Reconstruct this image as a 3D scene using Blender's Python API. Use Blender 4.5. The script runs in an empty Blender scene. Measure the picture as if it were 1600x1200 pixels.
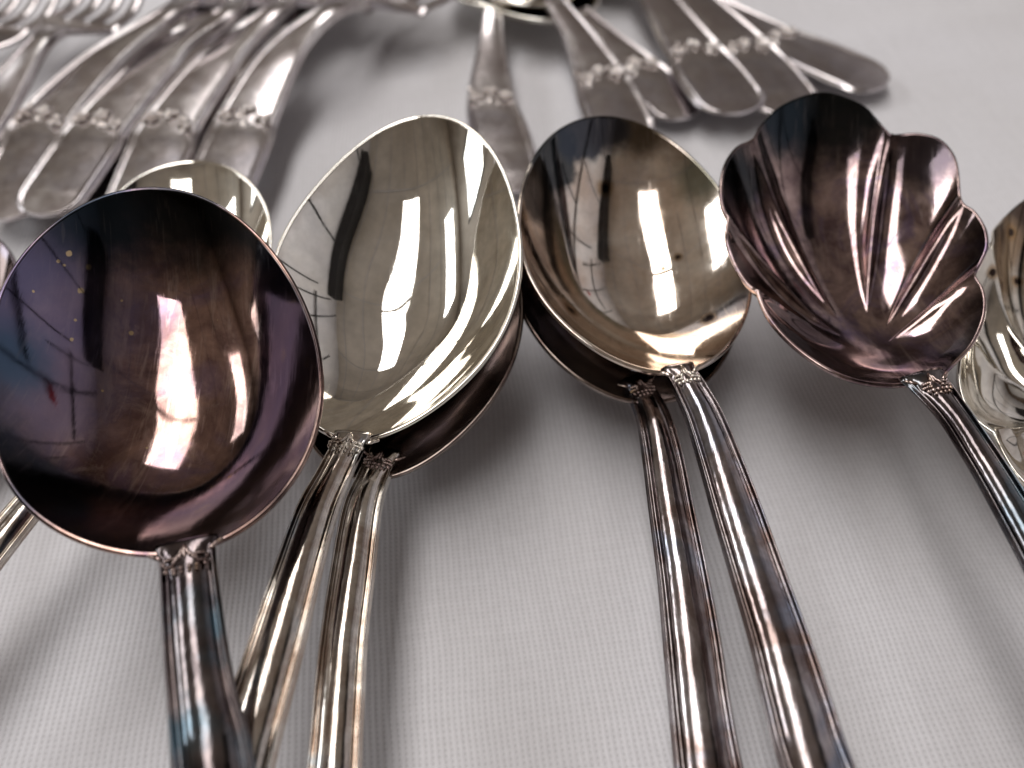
import bpy, bmesh, math, random
from mathutils import Vector, Matrix, noise as mnoise
import numpy as np
random.seed(7)
R = math.radians
MM = 0.001
S = bpy.context.scene
COL = S.collection

# ------------------------------------------------------------------ camera
CAM_H, PITCH, FPX = 0.120, R(50), 1350.0
cam_d = bpy.data.cameras.new('camera')
cam = bpy.data.objects.new('camera', cam_d); COL.objects.link(cam)
cam.location = (0, 0, CAM_H)
cam.rotation_euler = (math.pi/2 - PITCH, 0, 0)
cam_d.sensor_width = 36; cam_d.lens = FPX/1600*36
cam_d.clip_start = 0.005; cam_d.clip_end = 60
cam_d.dof.use_dof = True; cam_d.dof.focus_distance = 0.121; cam_d.dof.aperture_fstop = 13.5
S.camera = cam

# ------------------------------------------------------------------ world, lamps, exposure
W = bpy.data.worlds.new('World'); S.world = W; W.use_nodes = True
W.node_tree.nodes['Background'].inputs[0].default_value = (0.80, 0.80, 0.85, 1)
W.node_tree.nodes['Background'].inputs[1].default_value = 0.12
def area(name, loc, sx, sy, watts, col, rot=(0, 0, 0)):
    l = bpy.data.lights.new(name, 'AREA'); l.shape = 'RECTANGLE'; l.size = sx; l.size_y = sy
    l.energy = watts; l.color = col
    o = bpy.data.objects.new(name, l); COL.objects.link(o); o.location = loc; o.rotation_euler = rot
    return o
WARM = (1.0, 0.975, 0.955)
area('ceiling_light', (-0.36, -0.12, 1.46), 0.48, 1.10, 9.6, WARM)
area('ceiling_light', (-0.36, 1.00, 1.46), 0.48, 1.06, 10.2, WARM)
area('ceiling_light', (-2.05, 0.55, 1.46), 0.60, 1.30, 19.0, (0.97, 0.985, 1.0))
area('window_light', (-2.95, 0.2, 0.55), 0.7, 0.9, 10.0, (0.90, 0.96, 1.0), (0, R(-90), 0))
S.view_settings.view_transform = 'Standard'; S.view_settings.look = 'None'
S.view_settings.exposure = 0.0; S.view_settings.gamma = 1.0
S.render.engine = 'CYCLES'
S.cycles.use_denoising = True
S.cycles.max_bounces = 10; S.cycles.glossy_bounces = 8; S.cycles.diffuse_bounces = 3
S.cycles.sample_clamp_indirect = 8.0

# ------------------------------------------------------------------ helpers
def P(x, y, h):
    """point h mm above the cloth along the line of sight of picture point (x, y), in metres"""
    a = (x-800)/FPX; v = (y-600)/FPX
    d = Vector((a, math.cos(PITCH)-v*math.sin(PITCH), -(math.sin(PITCH)+v*math.cos(PITCH))))
    t = (CAM_H - h*MM)/(-d.z)
    return d*t + Vector((0, 0, CAM_H))
def on_plane(x, y, o, n):
    a = (x-800)/FPX; v = (y-600)/FPX
    d = Vector((a, math.cos(PITCH)-v*math.sin(PITCH), -(math.sin(PITCH)+v*math.cos(PITCH))))
    c = Vector((0, 0, CAM_H))
    return c + d*((o-c).dot(n)/d.dot(n))
def mesh_obj(name, verts, faces, mat, parent=None, smooth=True):
    me = bpy.data.meshes.new(name); me.from_pydata([tuple(v) for v in verts], [], faces); me.update()
    if smooth: me.polygons.foreach_set('use_smooth', [True]*len(me.polygons))
    if mat: me.materials.append(mat)
    o = bpy.data.objects.new(name, me); COL.objects.link(o)
    if parent: o.parent = parent
    return o
def fix_normals(o):
    bm = bmesh.new(); bm.from_mesh(o.data); bmesh.ops.recalc_face_normals(bm, faces=bm.faces); bm.to_mesh(o.data); bm.free()
def thing(name, label, cat, loc, group=None):
    o = bpy.data.objects.new(name, None); COL.objects.link(o)
    o.location = loc; o.empty_display_size = 0.01
    o['label'] = label; o['category'] = cat
    if group: o['group'] = group
    return o
def catmull(pts, n, closed=False):
    """resample a list of vectors smoothly, n points evenly by length"""
    P_ = [np.array(p, float) for p in pts]; m = len(P_); out = []
    segs = m if closed else m-1
    for i in range(segs):
        if closed: a, b, c, d = P_[(i-1) % m], P_[i], P_[(i+1) % m], P_[(i+2) % m]
        else:
            b, c = P_[i], P_[i+1]
            a = P_[i-1] if i > 0 else 2*b-c
            d = P_[i+2] if i+2 < m else 2*c-b
        for k in range(24):
            t = k/24
            out.append(.5*((2*b)+(-a+c)*t+(2*a-5*b+4*c-d)*t*t+(-a+3*b-3*c+d)*t**3))
    out.append(P_[0] if closed else P_[-1])
    out = np.array(out); L = np.r_[0, np.cumsum(np.linalg.norm(np.diff(out[:, :3], axis=0), axis=1))]
    q = np.linspace(0, L[-1], n+1 if closed else n)
    r = np.stack([np.interp(q, L, out[:, k]) for k in range(out.shape[1])], 1)
    return r[:-1] if closed else r
def sstep(a, b, x):
    t = min(1, max(0, (x-a)/(b-a))); return t*t*(3-2*t)

# ------------------------------------------------------------------ materials
def nt(mat): mat.use_nodes = True; return mat.node_tree
def metal(name, clean, tarnish, stain, amount=0.5, scale=55, rough=0.06, rough_var=0.10, stain_amt=0.0,
          stretch=(1, 1, 1), bump=0.02, patch=None, spots=(), scratch=0.0, flecks=(), edge=None, streak=None):
    """silver plate: clean colour, brown/purple tarnish in clouds, a second stain colour, wear and scratches"""
    m = bpy.data.materials.new(name); t = nt(m); N = t.nodes; L = t.links
    b = N['Principled BSDF']; b.inputs['Metallic'].default_value = 1.0
    tc = N.new('ShaderNodeTexCoord')
    mp = N.new('ShaderNodeMapping'); mp.inputs['Scale'].default_value = stretch
    L.new(tc.outputs['Object'], mp.inputs[0])
    def noise(sc, det=6, ro=.6, dist=0.0, src=None):
        n = N.new('ShaderNodeTexNoise'); n.inputs['Scale'].default_value = sc; n.inputs['Detail'].default_value = det
        n.inputs['Roughness'].default_value = ro; n.inputs['Distortion'].default_value = dist
        L.new(src or mp.outputs[0], n.inputs['Vector']); return n
    def ramp(src, a, b_, ca=(0, 0, 0, 1), cb=(1, 1, 1, 1)):
        r = N.new('ShaderNodeValToRGB'); r.color_ramp.elements[0].position = a; r.color_ramp.elements[1].position = b_
        r.color_ramp.elements[0].color = ca; r.color_ramp.elements[1].color = cb
        L.new(src, r.inputs[0]); return r
    def mix(fac, ca, cb):
        x = N.new('ShaderNodeMix'); x.data_type = 'RGBA'
        if isinstance(fac, float): x.inputs[0].default_value = fac
        else: L.new(fac, x.inputs[0])
        for k, c in ((6, ca), (7, cb)):
            if isinstance(c, tuple): x.inputs[k].default_value = (*c, 1)
            else: L.new(c, x.inputs[k])
        return x.outputs[2]
    shared = {}
    def obj_noise(sc, det, ro_):
        if sc not in shared: shared[sc] = noise(sc, det, ro_, 0, tc.outputs['Object'])
        return shared[sc]
    n1 = noise(scale, 6, .62, .6)
    w = 0.62-0.34*amount
    r1 = ramp(n1.outputs[0], w-.10, w+.14)
    if amount >= 1: r1 = ramp(n1.outputs[0], 0.05, 0.30)
    col = mix(r1.outputs[0], clean, tarnish)
    n2 = noise(scale*.7, 5, .55, 1.2)
    add = N.new('ShaderNodeVectorMath'); add.operation = 'ADD'; add.inputs[1].default_value = (.37, .11, .71)
    L.new(mp.outputs[0], add.inputs[0]); L.new(add.outputs[0], n2.inputs['Vector'])
    r2 = ramp(n2.outputs[0], .62-.3*stain_amt, .78-.3*stain_amt)
    if stain_amt > 0: col = mix(r2.outputs[0], col, stain)
    # fine speckle and wiped streaks
    n3 = noise(scale*9, 4, .7)
    r3 = ramp(n3.outputs[0], .30, .75, (.82, .82, .82, 1), (1.06, 1.06, 1.06, 1))
    mu = N.new('ShaderNodeMix'); mu.data_type = 'RGBA'; mu.blend_type = 'MULTIPLY'; mu.inputs[0].default_value = 1
    L.new(col, mu.inputs[6]); L.new(r3.outputs[0], mu.inputs[7]); col = mu.outputs[2]
    if streak:                                            # rubbed streaks and worn-through patches: (strength, colour, rotation)
        for sc3, lo, k_ in (((420, 55, 55), .52, 1.0), ((150, 150, 150), .56, .8), ((900, 120, 120), .58, .6)):
            m3 = N.new('ShaderNodeMapping'); m3.inputs['Scale'].default_value = sc3; m3.inputs['Rotation'].default_value = (0, 0, streak[2]); L.new(tc.outputs['Object'], m3.inputs[0])
            n7 = noise(1.0, 5, .68, .5, m3.outputs[0])
            q = N.new('ShaderNodeMapRange'); q.inputs['From Min'].default_value = lo; q.inputs['From Max'].default_value = lo+.20; q.inputs['To Max'].default_value = streak[0]*k_
            L.new(n7.outputs[0], q.inputs['Value']); col = mix(q.outputs[0], col, streak[1])
    if edge:                                              # tarnish creeping in from the rim: (from, to, colour)
        at = N.new('ShaderNodeAttribute'); at.attribute_name = 'edge'
        ne = noise(95, 6, .65, .4, tc.outputs['Object'])
        wob = N.new('ShaderNodeMath'); wob.operation = 'MULTIPLY_ADD'; wob.inputs[1].default_value = .42; wob.inputs[2].default_value = -.21; L.new(ne.outputs[0], wob.inputs[0])
        sm = N.new('ShaderNodeMath'); sm.operation = 'ADD'; L.new(at.outputs['Fac'], sm.inputs[0]); L.new(wob.outputs[0], sm.inputs[1])
        mr = N.new('ShaderNodeMapRange'); mr.interpolation_type = 'SMOOTHSTEP'; mr.inputs['From Min'].default_value = edge[0]; mr.inputs['From Max'].default_value = edge[1]
        mr.inputs['To Max'].default_value = edge[3]
        L.new(sm.outputs[0], mr.inputs['Value']); col = mix(mr.outputs[0], col, edge[2])
    if patch:                                            # larger tarnished areas: (centre, radius, softness, colour)
        for c, rad, soft, pc in patch:
            d = N.new('ShaderNodeVectorMath'); d.operation = 'DISTANCE'; d.inputs[1].default_value = c
            L.new(tc.outputs['Object'], d.inputs[0])
            wob = N.new('ShaderNodeMath'); wob.operation = 'MULTIPLY_ADD'; wob.inputs[1].default_value = rad*.9; wob.inputs[2].default_value = -rad*.45
            nn = obj_noise(230, 5, .65); L.new(nn.outputs[0], wob.inputs[0])
            sm = N.new('ShaderNodeMath'); sm.operation = 'ADD'; L.new(d.outputs['Value'], sm.inputs[0]); L.new(wob.outputs[0], sm.inputs[1])
            mr = N.new('ShaderNodeMapRange'); mr.interpolation_type = 'SMOOTHSTEP'
            mr.inputs['From Min'].default_value = rad*(1+soft); mr.inputs['From Max'].default_value = rad*(1-soft)
            mr.inputs['To Max'].default_value = .78 if soft > .45 and sum(pc) > .3 else .95
            L.new(sm.outputs[0], mr.inputs['Value'])
            col = mix(mr.outputs[0], col, pc)
    for c, rad in spots:
        d = N.new('ShaderNodeVectorMath'); d.operation = 'DISTANCE'; d.inputs[1].default_value = c
        L.new(tc.outputs['Object'], d.inputs[0])
        nn = obj_noise(420, 3, .6)
        wob = N.new('ShaderNodeMath'); wob.operation = 'MULTIPLY_ADD'; wob.inputs[1].default_value = rad*1.6; wob.inputs[2].default_value = -rad*.8
        L.new(nn.outputs[0], wob.inputs[0])
        sm = N.new('ShaderNodeMath'); sm.operation = 'ADD'; L.new(d.outputs['Value'], sm.inputs[0]); L.new(wob.outputs[0], sm.inputs[1])
        for ra, rb, cc in ((rad*2.4, rad*1.1, (.36, .22, .10)), (rad*1.15, rad*.7, (.045, .03, .025))):
            mr = N.new('ShaderNodeMapRange'); mr.interpolation_type = 'SMOOTHSTEP'
            mr.inputs['From Min'].default_value = ra; mr.inputs['From Max'].default_value = rb
            mr.inputs['To Max'].default_value = .75 if cc[0] > .1 else 1
            L.new(sm.outputs[0], mr.inputs['Value'])
            col = mix(mr.outputs[0], col, cc)
    for c, rad, fc in flecks:                             # bright flakes where the tarnish has lifted
        d = N.new('ShaderNodeVectorMath'); d.operation = 'DISTANCE'; d.inputs[1].default_value = c
        L.new(tc.outputs['Object'], d.inputs[0])
        nn = obj_noise(900, 3, .6)
        wob = N.new('ShaderNodeMath'); wob.operation = 'MULTIPLY_ADD'; wob.inputs[1].default_value = rad*2.6; wob.inputs[2].default_value = -rad*1.3
        L.new(nn.outputs[0], wob.inputs[0])
        sm = N.new('ShaderNodeMath'); sm.operation = 'ADD'; L.new(d.outputs['Value'], sm.inputs[0]); L.new(wob.outputs[0], sm.inputs[1])
        mr = N.new('ShaderNodeMapRange'); mr.inputs['From Min'].default_value = rad*1.15; mr.inputs['From Max'].default_value = rad*.7
        L.new(sm.outputs[0], mr.inputs['Value']); col = mix(mr.outputs[0], col, fc)
    smask = None
    if scratch > 0:
        tot = None
        for k, (rz, sx, sy, th) in enumerate(((.25, 2400, 150, .69), (-.9, 2000, 170, .69), (1.3, 2600, 200, .69), (.02, 1500, 90, .71))):
            ms = N.new('ShaderNodeMapping'); ms.inputs['Scale'].default_value = (sx, sy, sy); ms.inputs['Rotation'].default_value = (0, 0, rz); ms.inputs['Location'].default_value = (k*3.1, k*1.7, 0)
            L.new(tc.outputs['Object'], ms.inputs[0])
            ns = noise(1.0, 1, .4, .15, ms.outputs[0])
            q = N.new('ShaderNodeMapRange'); q.inputs['From Min'].default_value = th; q.inputs['From Max'].default_value = th+.05; q.inputs['To Max'].default_value = scratch
            L.new(ns.outputs[0], q.inputs['Value'])
            if tot is None: tot = q.outputs[0]
            else:
                x = N.new('ShaderNodeMath'); x.operation = 'MAXIMUM'; L.new(tot, x.inputs[0]); L.new(q.outputs[0], x.inputs[1]); tot = x.outputs[0]
        smask = tot
        col = mix(smask, col, tuple(min(1, c*.6+.35) for c in clean))
    L.new(col, b.inputs['Base Color'])
    ro = N.new('ShaderNodeMapRange'); ro.inputs['From Min'].default_value = .35; ro.inputs['From Max'].default_value = .75
    ro.inputs['To Min'].default_value = rough; ro.inputs['To Max'].default_value = rough+rough_var
    n4 = noise(scale*2.2, 5, .7, .4); L.new(n4.outputs[0], ro.inputs['Value']); 
    if smask is None: L.new(ro.outputs[0], b.inputs['Roughness'])
    else:
        x = N.new('ShaderNodeMath'); x.operation = 'MULTIPLY_ADD'; x.inputs[1].default_value = 1.2; L.new(smask, x.inputs[0]); L.new(ro.outputs[0], x.inputs[2]); L.new(x.outputs[0], b.inputs['Roughness'])
    # scratches: thin stretched noise; dents: faint soft noise
    mp2 = N.new('ShaderNodeMapping'); mp2.inputs['Scale'].default_value = (2600, 160, 300); mp2.inputs['Rotation'].default_value = (0, 0, .5)
    L.new(tc.outputs['Object'], mp2.inputs[0])
    n5 = noise(1.0, 3, .6, 0.3, mp2.outputs[0])
    n6 = noise(260, 2, .5)
    ad = N.new('ShaderNodeMath'); ad.operation = 'MULTIPLY_ADD'; ad.inputs[1].default_value = .25
    L.new(n5.outputs[0], ad.inputs[0]); L.new(n6.outputs[0], ad.inputs[2])
    bp = N.new('ShaderNodeBump'); bp.inputs['Strength'].default_value = bump; bp.inputs['Distance'].default_value = .0006
    L.new(ad.outputs[0], bp.inputs['Height']); L.new(bp.outputs[0], b.inputs['Normal'])
    return m

def plain(name, col, rough=.7):
    m = bpy.data.materials.new(name); t = nt(m); b = t.nodes['Principled BSDF']
    tc = t.nodes.new('ShaderNodeTexCoord'); n = t.nodes.new('ShaderNodeTexNoise'); n.inputs['Scale'].default_value = 1.7; n.inputs['Detail'].default_value = 5
    r = t.nodes.new('ShaderNodeValToRGB'); r.color_ramp.elements[0].position = .3; r.color_ramp.elements[1].position = .7
    r.color_ramp.elements[0].color = (*[c*.82 for c in col], 1); r.color_ramp.elements[1].color = (*[min(1, c*1.1) for c in col], 1)
    t.links.new(tc.outputs['Object'], n.inputs[0]); t.links.new(n.outputs[0], r.inputs[0]); t.links.new(r.outputs[0], b.inputs['Base Color'])
    b.inputs['Roughness'].default_value = rough
    return m

def cloth_material():
    m = bpy.data.materials.new('woven_cloth'); t = nt(m); N = t.nodes; L = t.links
    b = N['Principled BSDF']; b.inputs['Roughness'].default_value = .85
    try: b.inputs['Sheen Weight'].default_value = .12
    except Exception: pass
    tc = N.new('ShaderNodeTexCoord')
    # threads wander a little
    nz = N.new('ShaderNodeTexNoise'); nz.inputs['Scale'].default_value = 22; nz.inputs['Detail'].default_value = 2
    L.new(tc.outputs['Object'], nz.inputs[0])
    sc = N.new('ShaderNodeVectorMath'); sc.operation = 'SCALE'; sc.inputs['Scale'].default_value = .0040; L.new(nz.outputs['Color'], sc.inputs[0])
    ad = N.new('ShaderNodeVectorMath'); ad.operation = 'ADD'; L.new(tc.outputs['Object'], ad.inputs[0]); L.new(sc.outputs[0], ad.inputs[1])
    mp = N.new('ShaderNodeMapping'); mp.inputs['Rotation'].default_value = (0, 0, R(-7)); L.new(ad.outputs[0], mp.inputs[0])
    sp = N.new('ShaderNodeSeparateXYZ'); L.new(mp.outputs[0], sp.inputs[0])
    def sinw(src, pitch):
        a = N.new('ShaderNodeMath'); a.operation = 'MULTIPLY'; a.inputs[1].default_value = 2*math.pi/pitch; L.new(src, a.inputs[0])
        s = N.new('ShaderNodeMath'); s.operation = 'SINE'; L.new(a.outputs[0], s.inputs[0])
        h = N.new('ShaderNodeMath'); h.operation = 'MULTIPLY_ADD'; h.inputs[1].default_value = .5; h.inputs[2].default_value = .5; L.new(s.outputs[0], h.inputs[0])
        return h.outputs[0]
    wx = sinw(sp.outputs[0], .00090); wy = sinw(sp.outputs[1], .00078)
    def mth(op, a, c):
        k = N.new('ShaderNodeMath'); k.operation = op
        for i, v in enumerate((a, c)):
            if isinstance(v, float): k.inputs[i].default_value = v
            else: L.new(v, k.inputs[i])
        return k.outputs[0]
    hole = mth('MULTIPLY', wx, wy)                       # small gaps where neither thread runs
    hole = mth('POWER', hole, 1.6)
    h = mth('SUBTRACT', mth('MULTIPLY', wx, -.8), hole)
    thr = N.new('ShaderNodeTexNoise'); thr.inputs['Scale'].default_value = 700; thr.inputs['Detail'].default_value = 3; L.new(tc.outputs['Object'], thr.inputs[0])
    big = N.new('ShaderNodeTexNoise'); big.inputs['Scale'].default_value = 14; big.inputs['Detail'].default_value = 3; L.new(tc.outputs['Object'], big.inputs[0])
    r = N.new('ShaderNodeValToRGB'); r.color_ramp.elements[0].color = (.71, .695, .72, 1); r.color_ramp.elements[1].color = (.44, .425, .435, 1)
    mpt = N.new('ShaderNodeMapping'); mpt.inputs['Scale'].default_value = (950, 45, 1); L.new(mp.outputs[0], mpt.inputs[0])
    yarn = N.new('ShaderNodeTexNoise'); yarn.inputs['Scale'].default_value = 1; yarn.inputs['Detail'].default_value = 2; L.new(mpt.outputs[0], yarn.inputs[0])
    val = mth('ADD', mth('MULTIPLY', hole, .22), mth('MULTIPLY', wx, .14))
    val = mth('ADD', val, mth('MULTIPLY', mth('SUBTRACT', yarn.outputs[0], .35), .26))
    mpu = N.new('ShaderNodeMapping'); mpu.inputs['Scale'].default_value = (45, 1130, 1); L.new(mp.outputs[0], mpu.inputs[0])
    weft = N.new('ShaderNodeTexNoise'); weft.inputs['Scale'].default_value = 1; weft.inputs['Detail'].default_value = 2; L.new(mpu.outputs[0], weft.inputs[0])
    val = mth('ADD', val, mth('MULTIPLY', mth('SUBTRACT', weft.outputs[0], .45), .15))
    vo = N.new('ShaderNodeTexVoronoi'); vo.inputs['Scale'].default_value = 75; L.new(tc.outputs['Object'], vo.inputs['Vector'])
    sepc = N.new('ShaderNodeSeparateXYZ'); L.new(vo.outputs['Color'], sepc.inputs[0])
    speck = mth('MULTIPLY', mth('LESS_THAN', vo.outputs['Distance'], .022), mth('GREATER_THAN', sepc.outputs[0], .72))
    val = mth('ADD', val, mth('MULTIPLY', speck, .8))
    L.new(mth('ADD', val, mth('MULTIPLY', mth('SUBTRACT', thr.outputs[0], .45), .34)), r.inputs[0])
    r2 = N.new('ShaderNodeValToRGB'); r2.color_ramp.elements[0].color = (.95, .945, .93, 1); r2.color_ramp.elements[1].color = (1, 1, 1, 1)
    r2.color_ramp.elements[0].position = .35; r2.color_ramp.elements[1].position = .65
    L.new(big.outputs[0], r2.inputs[0])
    mu = N.new('ShaderNodeMix'); mu.data_type = 'RGBA'; mu.blend_type = 'MULTIPLY'; mu.inputs[0].default_value = 1
    L.new(r.outputs[0], mu.inputs[6]); L.new(r2.outputs[0], mu.inputs[7]); L.new(mu.outputs[2], b.inputs['Base Color'])
    bp = N.new('ShaderNodeBump'); bp.inputs['Strength'].default_value = .25; bp.inputs['Distance'].default_value = .0002
    L.new(h, bp.inputs['Height']); L.new(bp.outputs[0], b.inputs['Normal'])
    return m

BRIGHT = (.92, .895, .835)
M = {}
M['bowl_bright'] = metal('polished_silver_bowl', BRIGHT, (.80, .755, .67), (.5, .42, .36), .35, 40, .02, .05, .0, bump=.012, scratch=.04, edge=(.95, 1.08, (.45, .38, .30), .7))
M['handle_bright'] = metal('silver_handle_worn', (.82, .79, .74), (.50, .42, .36), (.52, .55, .57), .5, 130, .08, .12, .2, bump=.11, streak=(.35, (.42, .31, .25), 0))
M['handle_dark'] = metal('silver_handle_tarnished', (.54, .50, .51), (.24, .18, .165), (.27, .29, .35), .5, 110, .09, .14, .42, bump=.12, streak=(.40, (.12, .085, .075), 0))
M['handle_black'] = metal('silver_handle_black_tarnish', (.26, .225, .22), (.085, .07, .075), (.12, .155, .18), .6, 90, .08, .12, .32, bump=.10, streak=(.30, (.34, .27, .24), 0))
M['under_dark'] = metal('dark_tarnished_bowl', (.40, .34, .30), (.14, .10, .09), (.18, .16, .2), .6, 60, .06, .12, .2)  # dark brown tarnished silver
M['back_silver'] = metal('satin_silver', (.76, .73, .73), (.55, .50, .50), (.58, .55, .59), .5, 85, .17, .12, .2, bump=.015)
M['emblem'] = metal('emblem_silver', (.84, .79, .76), (.55, .48, .45), (.5, .45, .45), .4, 200, .12, .1, .1)
M['orn_bright'] = metal('ornament_silver', (.86, .81, .74), (.50, .40, .33), (.3, .3, .3), .4, 300, .08, .1, .1)
M['orn_dark'] = metal('ornament_tarnished', (.55, .44, .40), (.20, .14, .13), (.4, .28, .16), .45, 300, .08, .1, .2)

# ------------------------------------------------------------------ the setting
def make_cloth():
    nx, ny = 300, 280; x0, x1, y0, y1 = -.55, .55, -.30, .70
    v = []; f = []
    for j in range(ny+1):
        for i in range(nx+1):
            x = x0+(x1-x0)*i/nx; y = y0+(y1-y0)*j/ny
            z = .0007*mnoise.noise(Vector((x*14, y*9, 0)))+.0016*mnoise.noise(Vector((x*5, y*6, 4)))+.0009*math.exp(-((y-.205-.22*x+.006*math.sin(x*30))/.006)**2)-.0020
            v.append((x, y, z))
    for j in range(ny):
        for i in range(nx):
            a = j*(nx+1)+i; f.append((a, a+1, a+nx+2, a+nx+1))
    o = mesh_obj('tablecloth', v, f, cloth_material()); o['kind'] = 'structure'
    o['label'] = 'pale grey woven cotton cloth covering the table'
    return o
make_cloth()
def slab(name, a, b, mat, parent=None):
    (xa, ya, za), (xb, yb, zb) = a, b
    v = [(x, y, z) for z in (za, zb) for y in (ya, yb) for x in (xa, xb)]
    o = mesh_obj(name, v, [(0, 2, 3, 1), (4, 5, 7, 6), (0, 1, 5, 4), (2, 6, 7, 3), (0, 4, 6, 2), (1, 3, 7, 5)], mat, parent, False)
    if not parent: o['kind'] = 'structure'
    return o
# the room the bowls mirror: it stands wholly outside the picture
tan = plain('ceiling_paint', (.80, .75, .69)); white = plain('wall_paint', (.90, .88, .95)); brown = plain('brown_panel', (.24, .17, .125)); beige = plain('beige_wall', (.72, .70, .70)); dark = plain('dark_wood', (.03, .028, .03)); red = plain('red_plastic', (.6, .02, .02), .4)
grey = plain('grey_door', (.55, .53, .52)); ply = plain('plywood_floor', (.46, .38, .30))
ce = slab('ceiling', (-3.2, -2.4, 1.50), (2.4, 3.6, 1.55), tan)
for k in range(9): slab('grid_bar', (-2.9+.46*k, -2.3, 1.490), (-2.875+.46*k, 3.5, 1.498), beige, ce)
for k in range(5): slab('grid_bar', (-2.95, -2.0+1.17*k, 1.486), (.99, -1.975+1.17*k, 1.4895), beige, ce)
wr = slab('wall_right', (1.00, -2.4, -.75), (1.05, 3.6, 1.50), white)
slab('beam', (.84, -1.0, 1.22), (.998, .55, 1.48), dark, wr)
for k, (y, z0, z1) in enumerate(((-.9, -.2, 1.2), (-.25, .55, 1.2), (.15, .2, .5), (.42, -.2, 1.0), (.62, .7, 1.3), (.95, .3, 1.48), (1.5, -.2, 1.2), (1.9, .1, .9))):
    slab('batten', (.985, y, z0), (.998, y+.016, z1), dark, wr)
slab('rail', (.965, -1.1, .50), (.984, .9, .518), dark, wr)
slab('rail', (.965, .55, .95), (.984, 1.4, .964), dark, wr)
slab('knob', (.95, .98, .67), (.999, 1.025, .715), red, wr)
wn = slab('wall_near', (-3.0, -2.40, -.75), (1.0, -2.35, 1.50), brown)
slab('door', (-1.15, -2.348, -.74), (-.35, -2.30, 1.22), grey, wn)
slab('door_frame', (-1.27, -2.348, -.74), (-1.16, -2.29, 1.30), dark, wn)
slab('cupboard', (.05, -2.348, .30), (.62, -2.05, 1.10), beige, wn)
slab('poster', (-.22, -2.348, .55), (-.02, -2.33, .95), red, wn)
slab('shelf', (-2.6, -2.348, .55), (-1.4, -2.10, .60), dark, wn)
wl = slab('wall_left', (-3.05, -2.4, -.75), (-3.0, 3.6, 1.50), plain('brown_beige_wall', (.46, .42, .38)))
for y in (-.30, .19, .68): slab('window_bar', (-2.94, y-.02, .15), (-2.90, y+.02, .95), dark, wl)
slab('wall_far', (-3.0, 3.55, -.75), (1.0, 3.6, 1.50), beige)
slab('floor', (-3.0, -2.35, -.80), (1.0, 3.55, -.75), ply)

# ------------------------------------------------------------------ cutlery builders
def bowl_mesh(name, rim, n, depth, mat, parent, base, back=.10, power=1.0, rings=40, thick=.75):
    """rim: 3-D rim loop (Vectors); n: plane normal up out of the bowl; depth in mm"""
    K = len(rim); c = sum(rim, Vector())/K
    # deepest point a little towards the handle (rim[0] is the neck)
    c0 = c + (rim[0]-c)*back
    th = thick*MM; D = depth*MM
    loops = []
    def inner(s): return [c0+(p-c0)*s - n*(D*(1-s**2.32)**power) for p in rim]
    ss = [i/rings for i in range(1, rings)]+[1-.3/rings, 1-.06/rings, 1.0]
    for s in ss: loops.append(inner(s))
    out = [((p-c0)-(p-c0).project(n)).normalized() for p in rim]
    loops.append([p+o*th*.25+n*th*.16 for p, o in zip(rim, out)])
    loops.append([p+o*th*.62+n*th*.16 for p, o in zip(rim, out)])
    loops.append([p+o*th*.88-n*th*.05 for p, o in zip(rim, out)])
    loops.append([p+o*th*.92-n*th*.5 for p, o in zip(rim, out)])
    for s in reversed(ss[:-1]):
        a = inner(s); loops.append([q+o*th*.8*s-n*th*(1.1) for q, o in zip(a, out)])
    v = [c0-n*D-base]; f = []
    for lp in loops: v += [q-base for q in lp]
    for j in range(K): f.append((0, 1+j, 1+(j+1) % K))
    for i in range(len(loops)-1):
        a = 1+i*K; b = a+K
        for j in range(K):
            k = (j+1) % K; f.append((a+j, b+j, b+k, a+k))
    v.append(c0-n*(D+th*1.1)-base); e = len(v)-1; a = 1+(len(loops)-1)*K
    for j in range(K): f.append((a+j, e, a+(j+1) % K))
    o = mesh_obj(name, v, f, mat, parent); fix_normals(o)
    ev = [0.0]
    for s_ in ss+[.55, .5, .55, .8]+list(reversed(ss[:-1])): ev += [s_]*K
    o.data.attributes.new('edge', 'FLOAT', 'POINT').data.foreach_set('value', ev+[0.0])
    return o

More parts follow.
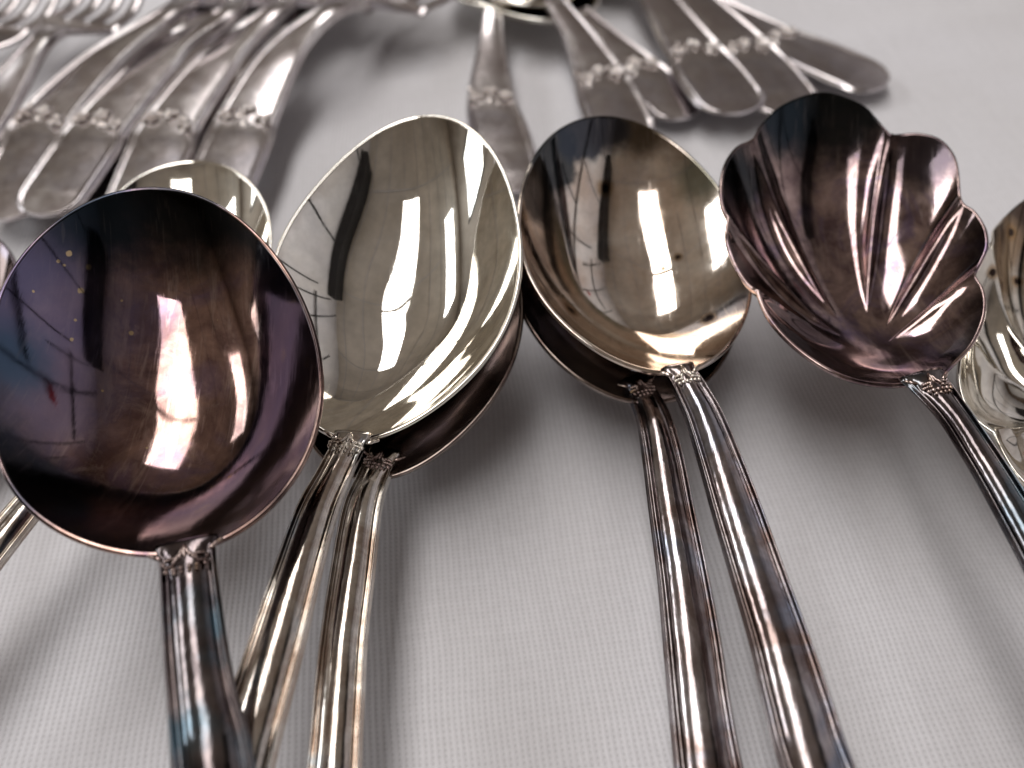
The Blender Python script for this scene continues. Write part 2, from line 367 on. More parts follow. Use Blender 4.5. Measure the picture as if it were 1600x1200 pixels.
def shell_mesh(name, lobes, hub, n, depth, mat, parent, base, flute=2.0, rings=44, sub=22, thick=.65, cexp=6.5, cfade=.28):
    """lobes: list of rim pieces (each a list of 3-D points from cusp to cusp); hub: where the flutes meet"""
    rim = []; fl = []
    for k, lb in enumerate(lobes):
        r = catmull(lb, sub+1)
        for i in range(sub):
            tau = i/sub; rim.append(Vector(r[i])); fl.append((k, tau))
    K = len(rim); c = sum(rim, Vector())/K
    e1 = (rim[0]-c); e1 = (e1-e1.project(n)).normalized(); e2 = n.cross(e1)
    ang = np.array([math.atan2((p-c).dot(e2), (p-c).dot(e1)) for p in rim]); rad = np.array([(p-c).length for p in rim])
    od = np.argsort(ang); ag = np.r_[ang[od]-2*math.pi, ang[od], ang[od]+2*math.pi]; rd = np.r_[rad[od], rad[od], rad[od]]
    gq = np.linspace(-math.pi, math.pi, 180, endpoint=False); g = np.interp(gq, ag, rd)
    ft = np.fft.rfft(g); ft[5:] = 0; g = np.fft.irfft(ft, 180)
    def rho(p):
        d = p-c; a = math.atan2(d.dot(e2), d.dot(e1)); i = (a+math.pi)/(2*math.pi)*180
        i0 = int(i) % 180; t = i-int(i); return d.length/(g[i0]*(1-t)+g[(i0+1) % 180]*t)
    D = depth*MM; th = thick*MM
    plain_lobe = {0, len(lobes)-1}
    def zz(p, s, k, tau):
        q = rho(p); z = D*(q**2.3-1)
        crease = abs(2*tau-1)**cexp
        if k == 0 and tau < .5: crease = 0
        if k == len(lobes)-1 and tau > .5: crease = 0
        return z + flute*MM*(crease-.14)*sstep(cfade, cfade+.45, s)*(1-.35*sstep(.8, 1, s))
    ss = [i/rings for i in range(1, rings)]+[1-.3/rings, 1-.06/rings, 1.0]; loops = []; inn = []
    for s in ss:
        lp = []
        for p, (k, tau) in zip(rim, fl):
            q = hub+(p-hub)*s; lp.append(q+n*zz(q, s, k, tau))
        loops.append(lp); inn.append(lp)
    out = [((p-c)-(p-c).project(n)).normalized() for p in rim]; top = loops[-1]
    loops.append([p+o*th*.25+n*th*.16 for p, o in zip(top, out)])
    loops.append([p+o*th*.65+n*th*.14 for p, o in zip(top, out)])
    loops.append([p+o*th*.9-n*th*.1 for p, o in zip(top, out)])
    loops.append([p+o*th*.9-n*th*.55 for p, o in zip(top, out)])
    for s, lp in reversed(list(zip(ss[:-1], inn[:-1]))):
        loops.append([q+o*th*.8*s-n*th*1.1 for q, o in zip(lp, out)])
    hz = n*(D*(rho(hub)**2.3-1))
    v = [hub+hz-base]; f = []
    for lp in loops: v += [q-base for q in lp]
    for j in range(K): f.append((0, 1+j, 1+(j+1) % K))
    for i in range(len(loops)-1):
        a = 1+i*K; b = a+K
        for j in range(K):
            k = (j+1) % K; f.append((a+j, b+j, b+k, a+k))
    v.append(hub+hz-n*th*1.1-base); e = len(v)-1; a = 1+(len(loops)-1)*K
    for j in range(K): f.append((a+j, e, a+(j+1) % K))
    o = mesh_obj(name, v, f, mat, parent); fix_normals(o)
    ev = [min(1.1, rho(q+base)) for q in (Vector(x) for x in v)]
    for i in range(1+len(ss)*K, 1+(len(ss)+4)*K): ev[i] = .5
    o.data.attributes.new('edge', 'FLOAT', 'POINT').data.foreach_set('value', ev)
    return o

# cross-sections: (x as a share of the half width, height as a share of the thickness)
def prof_threaded(x):
    a = abs(x)
    bead = .60*math.exp(-((a-.89)/.070)**2)
    rib = .95*max(0, 1-(a/.70)**2)**.72 if a < .70 else 0
    return .10+bead+rib*.9
def prof_flat(x):
    a = abs(x)
    return .42+.34*math.exp(-((a-.88)/.08)**2)+.20*(1-a*a)
def sweep(name, pts, widths, thick, mat, parent, base, n=90, prof=prof_threaded, roll=0.0, round_end=False, fade=.0, nx=56, start_round=False):
    """pts: 3-D control points; widths: full width in mm at each; thick: mm at each"""
    C = catmull([(*p, w, t) for p, w, t in zip(pts, widths, thick)], 400)
    u = np.linspace(0, 1, n); u = 1-(1-u)**(2.2 if round_end else 1.0)
    C = np.stack([np.interp(u*399, np.arange(400), C[:, k]) for k in range(5)], 1)
    v = []; f = []; m = n; fr = []
    for i in range(m):
        p = Vector(C[i][:3]); t = Vector(C[min(i+1, m-1)][:3])-Vector(C[max(i-1, 0)][:3]); t.normalize()
        s = t.cross(Vector((0, 0, 1))).normalized(); up = s.cross(t).normalized()
        q = Matrix.Rotation(roll, 3, t); s = q @ s; up = q @ up
        hw = C[i][3]*.5*MM; th = C[i][4]*MM
        fr.append((p, s, up, t, hw, th))
    L = np.r_[0, np.cumsum(np.linalg.norm(np.diff(C[:, :3], axis=0), axis=1))]
    xs = [-math.cos(math.pi*k/nx) for k in range(nx+1)]
    xs = [.55*x+.45*(-1+2*k/nx) for k, x in enumerate(xs)]
    ring = 2*nx
    for i, (p, s, up, t, hw, th) in enumerate(fr):
        if round_end:
            d = (L[-1]-L[i])/(.9*fr[m//2][4])
            if d < 1: hw *= max(0, 1-(1-d)**2.4)**.5*.98+.02; th *= .5+.5*d
        if start_round:
            d = L[i]/(fr[4][4]*1.0)
            if d < 1: hw *= math.sqrt(max(0, 1-(1-d)**2))*.9+.1
        k0 = sstep(0, fade, L[i]/MM) if fade else 1
        for x in xs[:-1] + [1.0]:
            z = prof(x); z = z*k0+(1-k0)*(.25+.75*(1-x*x)**.5)
            e = max(0, 1-abs(x)**14)
            v.append(p+s*(x*hw)+up*(z*th*(.25+.75*e)) - base)
        for x in reversed(xs[1:-1]):
            v.append(p+s*(x*hw)-up*(th*.55*(1-x*x)**.5+.05*th) - base)
    for i in range(m-1):
        a = i*ring; b = a+ring
        for j in range(ring):
            k = (j+1) % ring; f.append((a+j, a+k, b+k, b+j))
    f.append(tuple(range(ring))); f.append(tuple((m-1)*ring+j for j in reversed(range(ring))))
    o = mesh_obj(name, v, f, mat, parent); fix_normals(o)
    return o, fr

def bumps(name, items, mat, parent, base, seg=10, rg=6):
    """items: (centre, axes (three vectors with length)) small raised beads of one ornament"""
    v = []; f = []
    for c, ax in items:
        b0 = len(v)
        for i in range(rg+1):
            ph = math.pi*i/rg
            for j in range(seg):
                a = 2*math.pi*j/seg
                v.append(c-base+ax[0]*(math.sin(ph)*math.cos(a))+ax[1]*(math.sin(ph)*math.sin(a))+ax[2]*math.cos(ph))
        for i in range(rg):
            for j in range(seg):
                k = (j+1) % seg; f.append((b0+i*seg+j, b0+(i+1)*seg+j, b0+(i+1)*seg+k, b0+i*seg+k))
    o = mesh_obj(name, v, f, mat, parent); fix_normals(o)
    return o

def neck_ornament(fr, nrm, parent, base, mat, width, seed):
    """scrolled leaf band where the handle meets the bowl"""
    rnd = random.Random(seed)
    k = next(i for i, q in enumerate(fr) if (q[0]-fr[0][0]).length > .0016)
    it = []; w = width*MM*.5
    def put(x, y, l, r_, a, hgt=.34):
        i = k
        while i < len(fr)-1 and (fr[i][0]-fr[k][0]).length < y*MM: i += 1
        p, s, up, t, hw, th = fr[i]; y = y if y < 0 else 0.0
        c = p+s*(x*w)+t*(y*MM)+up*(th*(1.02-.40*min(1.2, x*x)))
        d1 = t*math.cos(a)+s*math.sin(a); d2 = s*math.cos(a)-t*math.sin(a)
        it.append((c, (d1*l*MM*1.1, d2*r_*MM*1.1, up*hgt*MM*.85)))
    for sg in (-1, 1):                                    # a curled scroll on each side
        for q in range(12):
            a = .4+q*.52; rr = .75-.035*q
            put(sg*(.56+rr*MM/w*math.cos(a)), .5+rr*math.sin(a), .30, .19, sg*-a, .30)
        put(sg*.56, .5, .26, .24, 0, .36)
        put(sg*1.02, -.35, .70, .30, sg*-1.0, .26); put(sg*1.22, -.75, .55, .22, sg*-1.0, .2)
    for q in range(5): put(-.26+.13*q, .1-.12*(2-abs(q-2)), .95-.14*abs(q-2), .24, (q-2)*.30, .34)   # centre leaf
    for q in range(6): put(-.70+.28*q, 1.55+.22*(1-abs(q-2.5)/2.5), .34, .30, rnd.uniform(-.6, .6), .34)      # beads at the root of the handle
    for q in range(4): put(-.40+.27*q, 2.15, .28, .24, rnd.uniform(-.6, .6), .3)
    return bumps('ornament', it, mat, parent, base)

def emblem(fr, i, parent, base, mat, seed, size=1.0):
    rnd = random.Random(seed); p, s, up, t, hw, th = fr[i]; it = []
    for k in range(3):                                   # three small flowers with leaves between
        x = (k-1)*.58; cy = (-.0012 if k == 1 else .0006)*size
        c = p+s*(x*hw)+t*cy+up*th*.72
        for q in range(5):
            a = q*2*math.pi/5+rnd.random(); d = s*math.cos(a)+t*math.sin(a); e = s*math.sin(a)-t*math.cos(a)
            it.append((c+d*.0010*size, (d*.0009*size, e*.0006*size, up*.0009)))
        it.append((c+up*.0004, (s*.0005*size, t*.0005*size, up*.0006)))
    for k in range(5):
        x = rnd.uniform(-.8, .8); a = rnd.uniform(0, 3); d = s*math.cos(a)+t*math.sin(a); e = s*math.sin(a)-t*math.cos(a)
        it.append((p+s*(x*hw)+t*rnd.uniform(-.0028, .0028)*size+up*th*.66, (d*.0011*size, e*.0005*size, up*.00045)))
    return bumps('emblem', it, mat, parent, base)

def frame(tip, neck, roll):
    ax = (tip-neck).normalized(); side = ax.cross(Vector((0, 0, 1))).normalized(); n = side.cross(ax).normalized()
    return (Matrix.Rotation(R(roll), 3, ax) @ n).normalized()

def smooth_rim(r, keep=6):
    f = np.fft.rfft(r, axis=0); k = np.arange(len(f)); f *= np.exp(-(k/keep)**6)[:, None]
    return [Vector(q) for q in np.fft.irfft(f, len(r), axis=0)]
from mathutils.bvhtree import BVHTree
def marks(root):
    """returns f(px, py): the point of that spoon's bowl seen there, in the bowl's own coordinates"""
    b = [c for c in root.children if c.name.startswith('bowl')][0]
    t = BVHTree.FromPolygons([v.co for v in b.data.vertices], [tuple(p.vertices) for p in b.data.polygons])
    c = Vector((0, 0, CAM_H))
    def f(x, y):
        h = t.ray_cast(c-root.location, (P(x, y, 0)-c).normalized())
        return tuple(h[0]) if h[0] else (9, 9, 9)
    return b, f
def spoon(name, label, tip, neck, roll, rim_px, depth, handle, mats, group=None, rim3=None, seed=1, orn_w=5.5, back=.1, power=1.0, lobes_px=None, hub_px=None, flute=2.0, n=None, orn=True, cexp=6.5, cfade=.28):
    """handle: (px, py, height mm, width mm, thickness mm) from the neck on"""
    T, K = P(*tip), P(*neck)
    n = n or frame(T, K, roll)
    mid = (T+K)/2; base = Vector((mid.x, mid.y, 0))
    root = thing(name, label, 'spoon', base, group)
    if lobes_px:
        lobes = [[on_plane(x, y, K, n) for x, y in lb] for lb in lobes_px]
        hub = on_plane(*hub_px, K, n)
        shell_mesh('bowl', lobes, hub, n, depth, mats[0], root, base, flute, cexp=cexp, cfade=cfade)
    else:
        if rim3 is None:
            rim3 = smooth_rim(catmull([on_plane(x, y, K, n) for x, y in rim_px], 180, True))
        bowl_mesh('bowl', rim3, n, depth, mats[0], root, base, back, power)
    pts = [P(h[0], h[1], h[2]) for h in handle]
    o, fr = sweep('handle', pts, [h[3] for h in handle], [h[4]*.78 for h in handle], mats[1], root, base, n=150, fade=5, start_round=False)
    if orn: neck_ornament(fr, n, o, base, mats[2], orn_w, seed)
    return root, rim3, n, base

# ------------------------------------------------------------------ front spoons
RIM_ROUND = [(292, 862), (263, 862), (226, 858), (173, 850), (105, 832), (53, 795), (21, 753), (0, 716), (-10, 650), (-12, 560), (-4, 490), (21, 422), (53, 386), (95, 349), (137, 320), (179, 304), (221, 296), (278, 301), (347, 328), (389, 362), (425, 401), (457, 449), (481, 501), (494, 559), (496, 617), (490, 672), (457, 743), (420, 782), (368, 826), (325, 852)]
RIM_OVAL_A = [(545, 688), (524, 683), (496, 664), (468, 630), (446, 585), (430, 525), (425, 455), (434, 395), (450, 362), (469, 330), (492, 298), (519, 269), (551, 239), (588, 211), (625, 191), (661, 181), (698, 186), (730, 202), (757, 227), (780, 262), (796, 303), (806, 349), (809, 399), (806, 445), (794, 491), (771, 537), (739, 578), (702, 612), (661, 642), (615, 667), (575, 682)]
RIM_OVAL_B = [(1062, 580), (1035, 577), (1004, 573), (968, 562), (929, 540), (894, 511), (863, 480), (839, 448), (823, 413), (816, 374), (814, 335), (820, 295), (831, 260), (851, 231), (874, 207), (902, 192), (929, 185), (968, 186), (1004, 197), (1039, 217), (1074, 244), (1106, 276), (1129, 307), (1149, 342), (1162, 378), (1170, 413), (1171, 448), (1166, 480), (1153, 511), (1133, 538), (1110, 560), (1090, 574)]
SHELL_LOBES = [
 [(1430, 594), (1402, 596), (1352, 592), (1310, 582), (1268, 557), (1231, 527), (1202, 494), (1185, 457)],
 [(1185, 457), (1164, 432), (1147, 402), (1139, 373), (1141, 342)],
 [(1141, 342), (1131, 319), (1129, 286), (1137, 257), (1156, 230), (1181, 217)],
 [(1181, 217), (1193, 194), (1218, 171), (1252, 157), (1285, 152), (1318, 157), (1352, 169), (1377, 188), (1393, 205)],
 [(1393, 205), (1427, 209), (1460, 225), (1485, 252), (1497, 282), (1502, 315)],
 [(1502, 315), (1520, 330), (1533, 357), (1537, 386), (1531, 407), (1520, 427)],
 [(1520, 427), (1531, 448), (1535, 473), (1531, 502), (1516, 536), (1493, 561), (1468, 584), (1430, 594)]]

# dark round soup spoon
T, K = (238, 297, 41), (292, 862, 28.5)
soup, rimS, nS, bS = spoon('soup_spoon', 'dark purple tarnished spoon with a wide round bowl, nearest on the left', T, K, 0, RIM_ROUND, 12.5,
      [(291, 846, 28.6, 7.6, 1.0), (293, 877, 28.4, 6.6, 1.5), (304, 1000, 28, 6.9, 1.9), (317, 1100, 27.5, 7.4, 1.9), (333, 1200, 26.5, 8.4, 1.9), (352, 1420, 21, 9, 1.8), (368, 1700, 12, 12, 1.8), (378, 2050, 3, 16, 1.5)],
      (M['under_dark'], M['handle_black'], M['orn_dark']), 'spoons heaped in the foreground', seed=3, orn_w=6.4)
ob_, mk = marks(soup)
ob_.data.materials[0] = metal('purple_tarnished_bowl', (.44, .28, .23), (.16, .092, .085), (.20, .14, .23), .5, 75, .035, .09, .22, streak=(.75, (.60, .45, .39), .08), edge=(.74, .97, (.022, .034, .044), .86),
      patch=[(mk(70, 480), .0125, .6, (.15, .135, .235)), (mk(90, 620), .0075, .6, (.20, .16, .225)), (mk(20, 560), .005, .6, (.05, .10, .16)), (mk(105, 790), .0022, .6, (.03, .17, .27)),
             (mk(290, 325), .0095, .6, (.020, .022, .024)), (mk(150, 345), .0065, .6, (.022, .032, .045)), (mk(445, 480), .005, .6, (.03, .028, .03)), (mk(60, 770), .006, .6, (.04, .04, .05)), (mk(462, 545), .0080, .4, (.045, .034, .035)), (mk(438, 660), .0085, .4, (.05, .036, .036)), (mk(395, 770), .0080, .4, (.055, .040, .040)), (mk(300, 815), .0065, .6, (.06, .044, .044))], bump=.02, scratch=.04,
      flecks=[(mk(x, y), r_*.7, (.55, .42, .25)) for x, y, r_ in ((108, 396, .00055), (92, 408, .0004), (100, 414, .00035), (138, 418, .0006), (126, 454, .0006), (52, 455, .0003), (118, 500, .0003), (205, 520, .0005), (112, 530, .0004), (190, 470, .00025), (262, 545, .0003), (340, 500, .0002), (230, 700, .0003), (160, 610, .0003))])

# bright oval spoon and the dark one nested under it
HA = [(552, 676, 19.5, 5.6, 1.0), (547, 692, 19.4, 5.0, 1.6), (521, 745, 20, 5.2, 1.9), (495, 800, 20.3, 5.9, 1.9), (463, 900, 20.5, 6.5, 1.9), (434, 1000, 20.5, 7.1, 1.9), (404, 1100, 20, 7.5, 1.9), (375, 1200, 18.8, 7.9, 1.9), (300, 1480, 14, 9.5, 1.8), (215, 1800, 8, 13, 1.7), (150, 2100, 3, 16, 1.4)]
ov, rimA, nA, bA = spoon('table_spoon', 'polished bright silver oval spoon resting on top of a darker one', (661, 181, 35), (553, 686, 19), -8, RIM_OVAL_A, 12.0, HA,
      (M['bowl_bright'], M['handle_bright'], M['orn_bright']), 'spoons heaped in the foreground', seed=5, orn_w=6.2)
sh = Vector((.0022, -.0022, -.0068))
piv = P(600, 712, 12)
def moved(rim, sh, ang, piv):
    q = Matrix.Rotation(R(ang), 3, 'Z'); return [q @ (p+sh-piv)+piv for p in rim]
rimA2 = moved(rimA, sh, 5, piv)
HA2 = [(602, 703, 12.8, 5.4, 1.0), (597, 718, 12.6, 5.0, 1.6), (580, 755, 13, 5.2, 1.9), (565, 800, 13.3, 5.9, 1.9), (550, 900, 13.5, 6.3, 1.9), (537, 1000, 13.5, 6.3, 1.9), (529, 1100, 13, 6.5, 1.9), (522, 1200, 12, 6.7, 1.9), (500, 1480, 9, 9, 1.8), (480, 1800, 6, 13, 1.7), (462, 2050, 3, 16, 1.4)]
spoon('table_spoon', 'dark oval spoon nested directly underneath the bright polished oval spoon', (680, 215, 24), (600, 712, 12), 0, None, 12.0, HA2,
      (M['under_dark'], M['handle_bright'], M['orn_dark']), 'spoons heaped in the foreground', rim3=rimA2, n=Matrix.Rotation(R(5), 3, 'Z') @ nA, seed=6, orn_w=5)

# spotted oval spoon and the one nested under it
Tb, Kb = (935, 185, 32), (1063, 580, 20)
HB = [(1058, 572, 20.6, 5.4, 1.0), (1064, 584, 20.6, 5.0, 1.6), (1097, 645, 21, 5.8, 1.9), (1125, 720, 21.5, 6.4, 1.9), (1152, 800, 21.5, 7.0, 1.9), (1185, 900, 21.3, 7.3, 1.9), (1218, 1000, 21, 7.6, 1.9), (1247, 1100, 20.5, 8.1, 1.9), (1278, 1200, 19.5, 8.5, 1.9), (1385, 1480, 15, 10, 1.8), (1510, 1800, 8, 13, 1.7), (1600, 2050, 3, 16, 1.4)]
ob, rimB, nB, bB = spoon('table_spoon', 'silver oval spoon with brown spots and a blackened rim, on top of another', Tb, Kb, 8, RIM_OVAL_B, 12.0, HB,
      (M['under_dark'], M['handle_dark'], M['orn_bright']), 'spoons heaped in the foreground', seed=8, orn_w=4.4)
ob_, mk = marks(ob)
ob_.data.materials[0] = metal('spotted_tarnished_bowl', (.89, .82, .74), (.73, .59, .48), (.60, .53, .53), .42, 75, .03, .12, .15, edge=(.88, 1.06, (.24, .15, .10), .7),
      patch=[(mk(860, 240), .0066, .18, (.050, .058, .066)), (mk(905, 203), .0058, .2, (.055, .065, .085)), (mk(834, 305), .0050, .3, (.06, .05, .045)), (mk(836, 400), .0050, .5, (.17, .10, .065)),
             (mk(1095, 275), .0045, .5, (.17, .18, .13)), (mk(1000, 205), .0045, .5, (.12, .09, .06)), (mk(950, 205), .004, .4, (.06, .06, .07))],
      spots=[(mk(946, 294), .0009), (mk(892, 484), .0008), (mk(1107, 497), .0009), (mk(1059, 402), .0005), (mk(1036, 420), .0004)], bump=.015, scratch=.06)
pivB = P(1000, 600, 13)
rimB2 = moved(rimB, Vector((-.0026, -.0008, -.0062)), -5, pivB)
HB2 = [(988, 590, 13.6, 5.4, 1.0), (998, 606, 13.6, 5.0, 1.6), (1020, 650, 14, 5.6, 1.9), (1035, 710, 14.5, 6.3, 1.9), (1050, 800, 14.5, 6.7, 1.9), (1067, 900, 14.2, 7.1, 1.9), (1081, 1000, 14, 7.6, 1.9), (1093, 1100, 13.5, 7.8, 1.9), (1107, 1200, 12.5, 8.3, 1.9), (1150, 1480, 9, 10, 1.8), (1200, 1800, 6, 13, 1.7), (1240, 2050, 3, 16, 1.4)]
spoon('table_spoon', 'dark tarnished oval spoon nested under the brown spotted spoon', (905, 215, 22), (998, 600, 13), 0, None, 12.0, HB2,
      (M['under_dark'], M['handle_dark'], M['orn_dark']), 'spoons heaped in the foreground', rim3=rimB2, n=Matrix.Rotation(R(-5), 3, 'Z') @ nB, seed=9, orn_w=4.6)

# scalloped shell spoon
HS = [(1438, 584, 24.6, 7.5, 1.0), (1452, 602, 24.6, 6.2, 1.6), (1490, 650, 25, 4.9, 1.9), (1528, 707, 25.3, 5.0, 1.9), (1562, 762, 25.3, 5.2, 1.9), (1625, 870, 25, 5.8, 1.9), (1700, 1010, 24, 6.4, 1.9), (1800, 1200, 21, 7.4, 1.9), (1960, 1480, 16, 9.5, 1.8), (2140, 1800, 8, 13, 1.7), (2280, 2050, 3, 16, 1.4)]
shl = spoon('shell_spoon', 'dark mauve tarnished spoon with a scalloped shell bowl', (1290, 152, 35), (1438, 594, 24), 0, None, 11, HS,
      (M['under_dark'], M['handle_black'], M['orn_dark']), 'spoons heaped in the foreground', lobes_px=SHELL_LOBES, hub_px=(1392, 512), seed=11, orn_w=5, flute=2.5, cexp=5.0, cfade=.18)[0]
ob_, mk = marks(shl)
ob_.data.materials[0] = metal('mauve_tarnished_shell', (.50, .37, .34), (.16, .105, .11), (.23, .17, .25), .5, 150, .05, .12, .3, streak=(.70, (.64, .50, .46), .35), edge=(.84, 1.05, (.03, .026, .03), .85), bump=.03, scratch=.05,
      patch=[(mk(1300, 175), .0100, .5, (.022, .026, .028)), (mk(1220, 190), .006, .5, (.025, .035, .045)), (mk(1440, 250), .0055, .5, (.05, .04, .045)), (mk(1155, 280), .0055, .5, (.03, .035, .04)), (mk(1265, 525), .006, .6, (.10, .07, .07))])
# bright shell spoon cut by the right edge
SH2 = [
 [(1800, 690), (1770, 770), (1700, 800), (1640, 785), (1590, 740), (1555, 673)],
 [(1555, 673), (1511, 632), (1496, 595), (1497, 560), (1512, 528)],
 [(1512, 528), (1502, 495), (1504, 460), (1516, 428), (1538, 400)],
 [(1538, 400), (1547, 373), (1566, 346), (1600, 313), (1640, 296), (1680, 300)],
 [(1680, 300), (1730, 310), (1775, 350), (1795, 410), (1800, 470)],
 [(1800, 470), (1835, 530), (1840, 600), (1825, 660), (1800, 690)]]
spot9 = metal('bright_spotted_shell', (.86, .82, .73), (.70, .60, .46), (.12, .08, .06), .35, 60, .04, .08, .12, bump=.02)
H9 = [(1790, 660, 18.6, 7, 1.0), (1815, 700, 18.6, 6, 1.6), (1900, 800, 18, 5.5, 1.9), (2050, 960, 13, 6.5, 1.9), (2250, 1200, 9, 9, 1.9), (2450, 1450, 3, 15, 1.5)]
s9 = spoon('shell_spoon', 'bright polished fluted spoon cut off by the right edge of the picture', (1520, 440, 22), (1800, 680, 18), 0, None, 9, H9,
      (spot9, M['handle_bright'], M['orn_bright']), 'spoons heaped in the foreground', lobes_px=SH2, hub_px=(1730, 620), seed=12, orn_w=6, flute=3.8, cexp=2.0, cfade=.05)[0]
ob_, mk = marks(s9)
ob_.data.materials[0] = metal('bright_spotted_shell_bowl', (.92, .89, .82), (.80, .74, .64), (.3, .2, .12), .35, 60, .04, .08, .1, bump=.02,
      patch=[(mk(1590, 350), .0050, .3, (.09, .06, .045)), (mk(1575, 380), .0042, .4, (.40, .29, .19)), (mk(1565, 430), .0036, .4, (.38, .28, .18))],
      spots=[(mk(1580, 362), .0008), (mk(1552, 425), .0007), (mk(1590, 440), .0006)])

# the spoons under and beside the round one
RIM_U = [(172, 640), (140, 620), (112, 570), (105, 500), (120, 430), (150, 355), (190, 298), (223, 276), (252, 263), (289, 254), (320, 255), (352, 263), (381, 281), (402, 305), (415, 334), (420, 370), (412, 430), (385, 500), (335, 570), (275, 620), (215, 645)]
HU = [(182, 628, 14.6, 5.0, 1.0), (160, 655, 14.6, 4.6, 1.6), (110, 715, 15, 5.0, 1.9), (20, 822, 15, 5.6, 1.9), (-90, 960, 14, 6.3, 1.9), (-300, 1230, 10, 8, 1.9), (-500, 1500, 3, 14, 1.5)]
spoon('table_spoon', 'silver oval spoon mostly hidden behind and below the dark round spoon', (305, 254, 23), (175, 642, 14), 0, RIM_U, 8.5, HU,
      (M['bowl_bright'], M['handle_bright'], M['orn_bright']), 'spoons heaped in the foreground', seed=14, orn_w=5)
RIM_E = [(-150, 740), (-190, 700), (-225, 620), (-225, 530), (-190, 440), (-140, 385), (-80, 360), (-30, 365), (0, 381), (14, 397), (24, 424), (26, 470), (12, 540), (-20, 620), (-70, 700), (-115, 740)]
HE = [(-150, 730, 10.6, 5.0, 1.0), (-160, 755, 10.6, 4.6, 1.6), (-190, 830, 11, 5.2, 1.9), (-260, 1000, 10, 6, 1.9), (-370, 1250, 7, 9, 1.9), (-470, 1480, 3, 14, 1.5)]
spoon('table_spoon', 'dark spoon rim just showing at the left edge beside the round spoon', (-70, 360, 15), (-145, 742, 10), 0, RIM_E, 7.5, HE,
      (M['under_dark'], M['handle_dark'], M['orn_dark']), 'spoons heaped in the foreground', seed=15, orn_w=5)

# ------------------------------------------------------------------ forks at the back left
def fork(label, tip, emb, mid, neck, head, end, hs, wtip=16.0, seed=1, order=0.0):
    """tip..neck: picture points of the handle, head: root of the tines, end: tine tips; hs: heights in mm"""
    px = [tip, emb, mid, neck]; pts = [P(*q, h+order) for q, h in zip(px, hs)]
    base = Vector((pts[1].x, pts[1].y, 0)); root = thing('dinner_fork', label, 'fork', base, 'forks laid side by side at the back')
    rev = list(reversed(pts)); hp = P(*head, hs[4]+order); ep = P(*end, hs[5]+order)
    nk = rev[0]; pre = nk+(hp-nk)*.55+Vector((0, 0, .0015))
    e2 = rev[2]+(rev[3]-rev[2])*.35
    o, fr = sweep('handle', [pre, nk, rev[1], rev[2], e2, rev[3]], [6.2, 6.0, 11.5, wtip*.93, wtip, wtip*.94], [2.2, 2.4, 2.2, 2.0, 1.9, 1.7], M['back_silver'], root, base, n=110, prof=prof_flat, round_end=True)
    # emblem where the handle begins to flare
    k = min(range(len(fr)), key=lambda i: (fr[i][0]-pts[1]).length)
    emblem(fr, k, o, base, M['emblem'], seed, 1.12)
    # head: a cupped plate, then four tines
    d = (hp-pre).normalized(); hd = pre-d*.001
    o, fh = sweep('head', [hd, hd+(hp-hd)*.35, hd+(hp-hd)*.7, hp, hp+(ep-hp)*.12], [6.0, 12, 19, 22, 22.5], [2.0, 1.7, 1.5, 1.4, 1.3], M['back_silver'], root, base, n=40, prof=lambda x: .35+.35*x*x)
    p, s, up, t, hw, th = fh[-1]
    for q in range(4):
        x = (-.78+.52*q)*hw
        a = p+s*x-t*.001; b = ep+s*x*.92
        m = (a+b)/2-Vector((0, 0, .003))
        sweep('tine', [a, m, b], [4.2, 3.4, 1.6], [1.3, 1.3, 1.0], M['back_silver'], o, base, n=24, prof=lambda x: .5*(1-x*x)**.5, nx=10)
fork('silver fork with arched neck farthest to the left, handle leaving the left edge', (-150, 330), (-60, 235), (5, 150), (62, 72), (120, 48), (190, -60), (4, 5, 9, 14, 9, 15), seed=21)
fork('silver fork whose flared handle end meets the left edge above the round spoon', (5, 345), (72, 188), (160, 100), (262, 28), (330, 0), (460, -90), (4, 5.5, 10, 15, 10, 16), seed=22, order=1.0)
fork('silver fork with a full rounded handle end showing, second from the left edge', (62, 338), (160, 195), (262, 85), (352, 28), (400, 2), (500, -85), (4.5, 5.5, 10, 15, 10, 16), seed=23, order=1.5)
fork('silver fork with handle end tucked behind the spoon bowls, third in the row', (205, 345), (268, 195), (345, 95), (425, 26), (475, 4), (560, -80), (4, 5.5, 10, 15, 10, 16), seed=24, order=1.0)
fork('silver fork rightmost in the row, its head curling over a shadow', (325, 335), (388, 185), (440, 92), (512, 24), (612, 6), (720, -85), (4.5, 5.5, 10, 15, 8.5, 15), seed=25, order=1.5)
fork('silver fork head with upright tines in the top left corner', (-420, 300), (-330, 200), (-220, 110), (-110, 40), (-20, 50), (60, -50), (4, 5, 9, 14, 9, 15), seed=26)

fork('silver fork lying beneath and between the first two full handles of the row', (30, 325), (118, 190), (215, 88), (305, 26), (365, -2), (480, -92), (3, 3.5, 6, 11, 8, 13), seed=27, order=-1.2, wtip=14)
fork('silver fork lying beneath and between the second and third full handles', (130, 330), (215, 195), (305, 88), (390, 26), (440, -2), (530, -88), (3, 3.5, 6, 11, 8, 13), seed=28, order=-1.2, wtip=14)
fork('silver fork lying beneath and between the third and rightmost handles of the row', (262, 335), (328, 190), (392, 94), (468, 26), (530, 4), (625, -80), (3, 3.5, 6, 11, 8, 13), seed=29, order=-1.2, wtip=14)

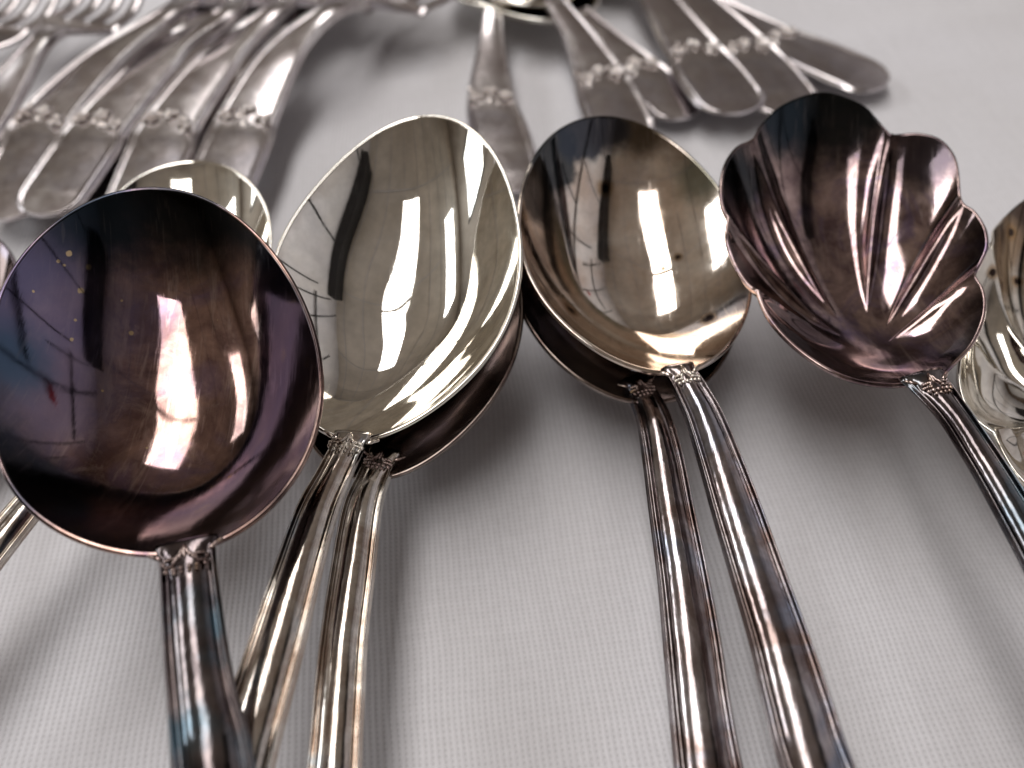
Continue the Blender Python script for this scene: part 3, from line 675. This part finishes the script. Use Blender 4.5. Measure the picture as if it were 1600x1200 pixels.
# ------------------------------------------------------------------ handles and small spoons at the back
def teaspoon(label, tip, emb, mid, neck, bowl_dir, hs, wtip=16, seed=1, wneck=5.0, group='teaspoons at the back', with_bowl=True):
    pts = [P(*q, h) for q, h in zip((tip, emb, mid, neck), hs)]
    base = Vector((pts[1].x, pts[1].y, 0)); root = thing('tea_spoon', label, 'spoon', base, group)
    rev = list(reversed(pts)); e2 = rev[2]+(rev[3]-rev[2])*.4
    o, fr = sweep('handle', [rev[0], rev[1], rev[2], e2, rev[3]], [wneck, wneck*1.45, wtip*.86, wtip, wtip*.96], [2.2, 2.0, 1.8, 1.7, 1.5], M['back_silver'], root, base, n=100, prof=prof_flat, round_end=True)
    k = min(range(len(fr)), key=lambda i: (fr[i][0]-pts[1]).length)
    emblem(fr, k, o, base, M['emblem'], seed, 1.12)
    if with_bowl:
        d = Vector((bowl_dir[0], bowl_dir[1], 0)).normalized(); sd = Vector((d.y, -d.x, 0)); K0 = rev[0]-d*.002
        c = K0+d*.024; c.z = rev[0].z+.001
        rim = []
        for q in range(64):
            a = 2*math.pi*q/64+math.pi
            rim.append(c+d*(math.cos(a)*.024)+sd*(math.sin(a)*.0155*(1-.13*math.cos(a))))
        bowl_mesh('bowl', rim, Vector((0, 0, 1)), 7, M['bowl_bright'], root, base, .1, rings=20)
    return root
teaspoon('slim silver spoon handle pointing straight at the gap between the two oval spoons', (805, 300), (768, 157), (768, 70), (772, 8), (.05, 1), (3, 4, 6, 9), 14, 31, 5.0)
teaspoon('silver spoon handle with a blue reflection ending behind the spotted oval spoon', (985, 225), (938, 122), (905, 62), (862, 2), (-.45, .9), (5, 6, 8, 11), 16, 32, 6)
teaspoon('silver spoon handle lying just right of the one with the blue reflection', (1075, 185), (995, 108), (950, 62), (905, 20), (-.75, .8), (3, 4, 6, 9), 15, 33, 5)
teaspoon('leftmost of the three fanned silver handles at the top right', (1158, 178), (1085, 82), (1040, 18), (985, -60), (-.6, .9), (6, 6.5, 8, 10), 18.5, 34, 8, 'fanned handles at the top right')
teaspoon('middle one of the three fanned silver handles at the top right', (1245, 180), (1165, 80), (1090, 5), (1010, -70), (-.7, .9), (4.5, 5, 6.5, 8), 18.5, 35, 8, 'fanned handles at the top right')
teaspoon('rightmost of the three fanned silver handles, its rounded end lying free', (1383, 135), (1218, 66), (1110, 12), (1020, -40), (-.9, .8), (3, 3.5, 5, 6.5), 17.5, 36, 8, 'fanned handles at the top right')
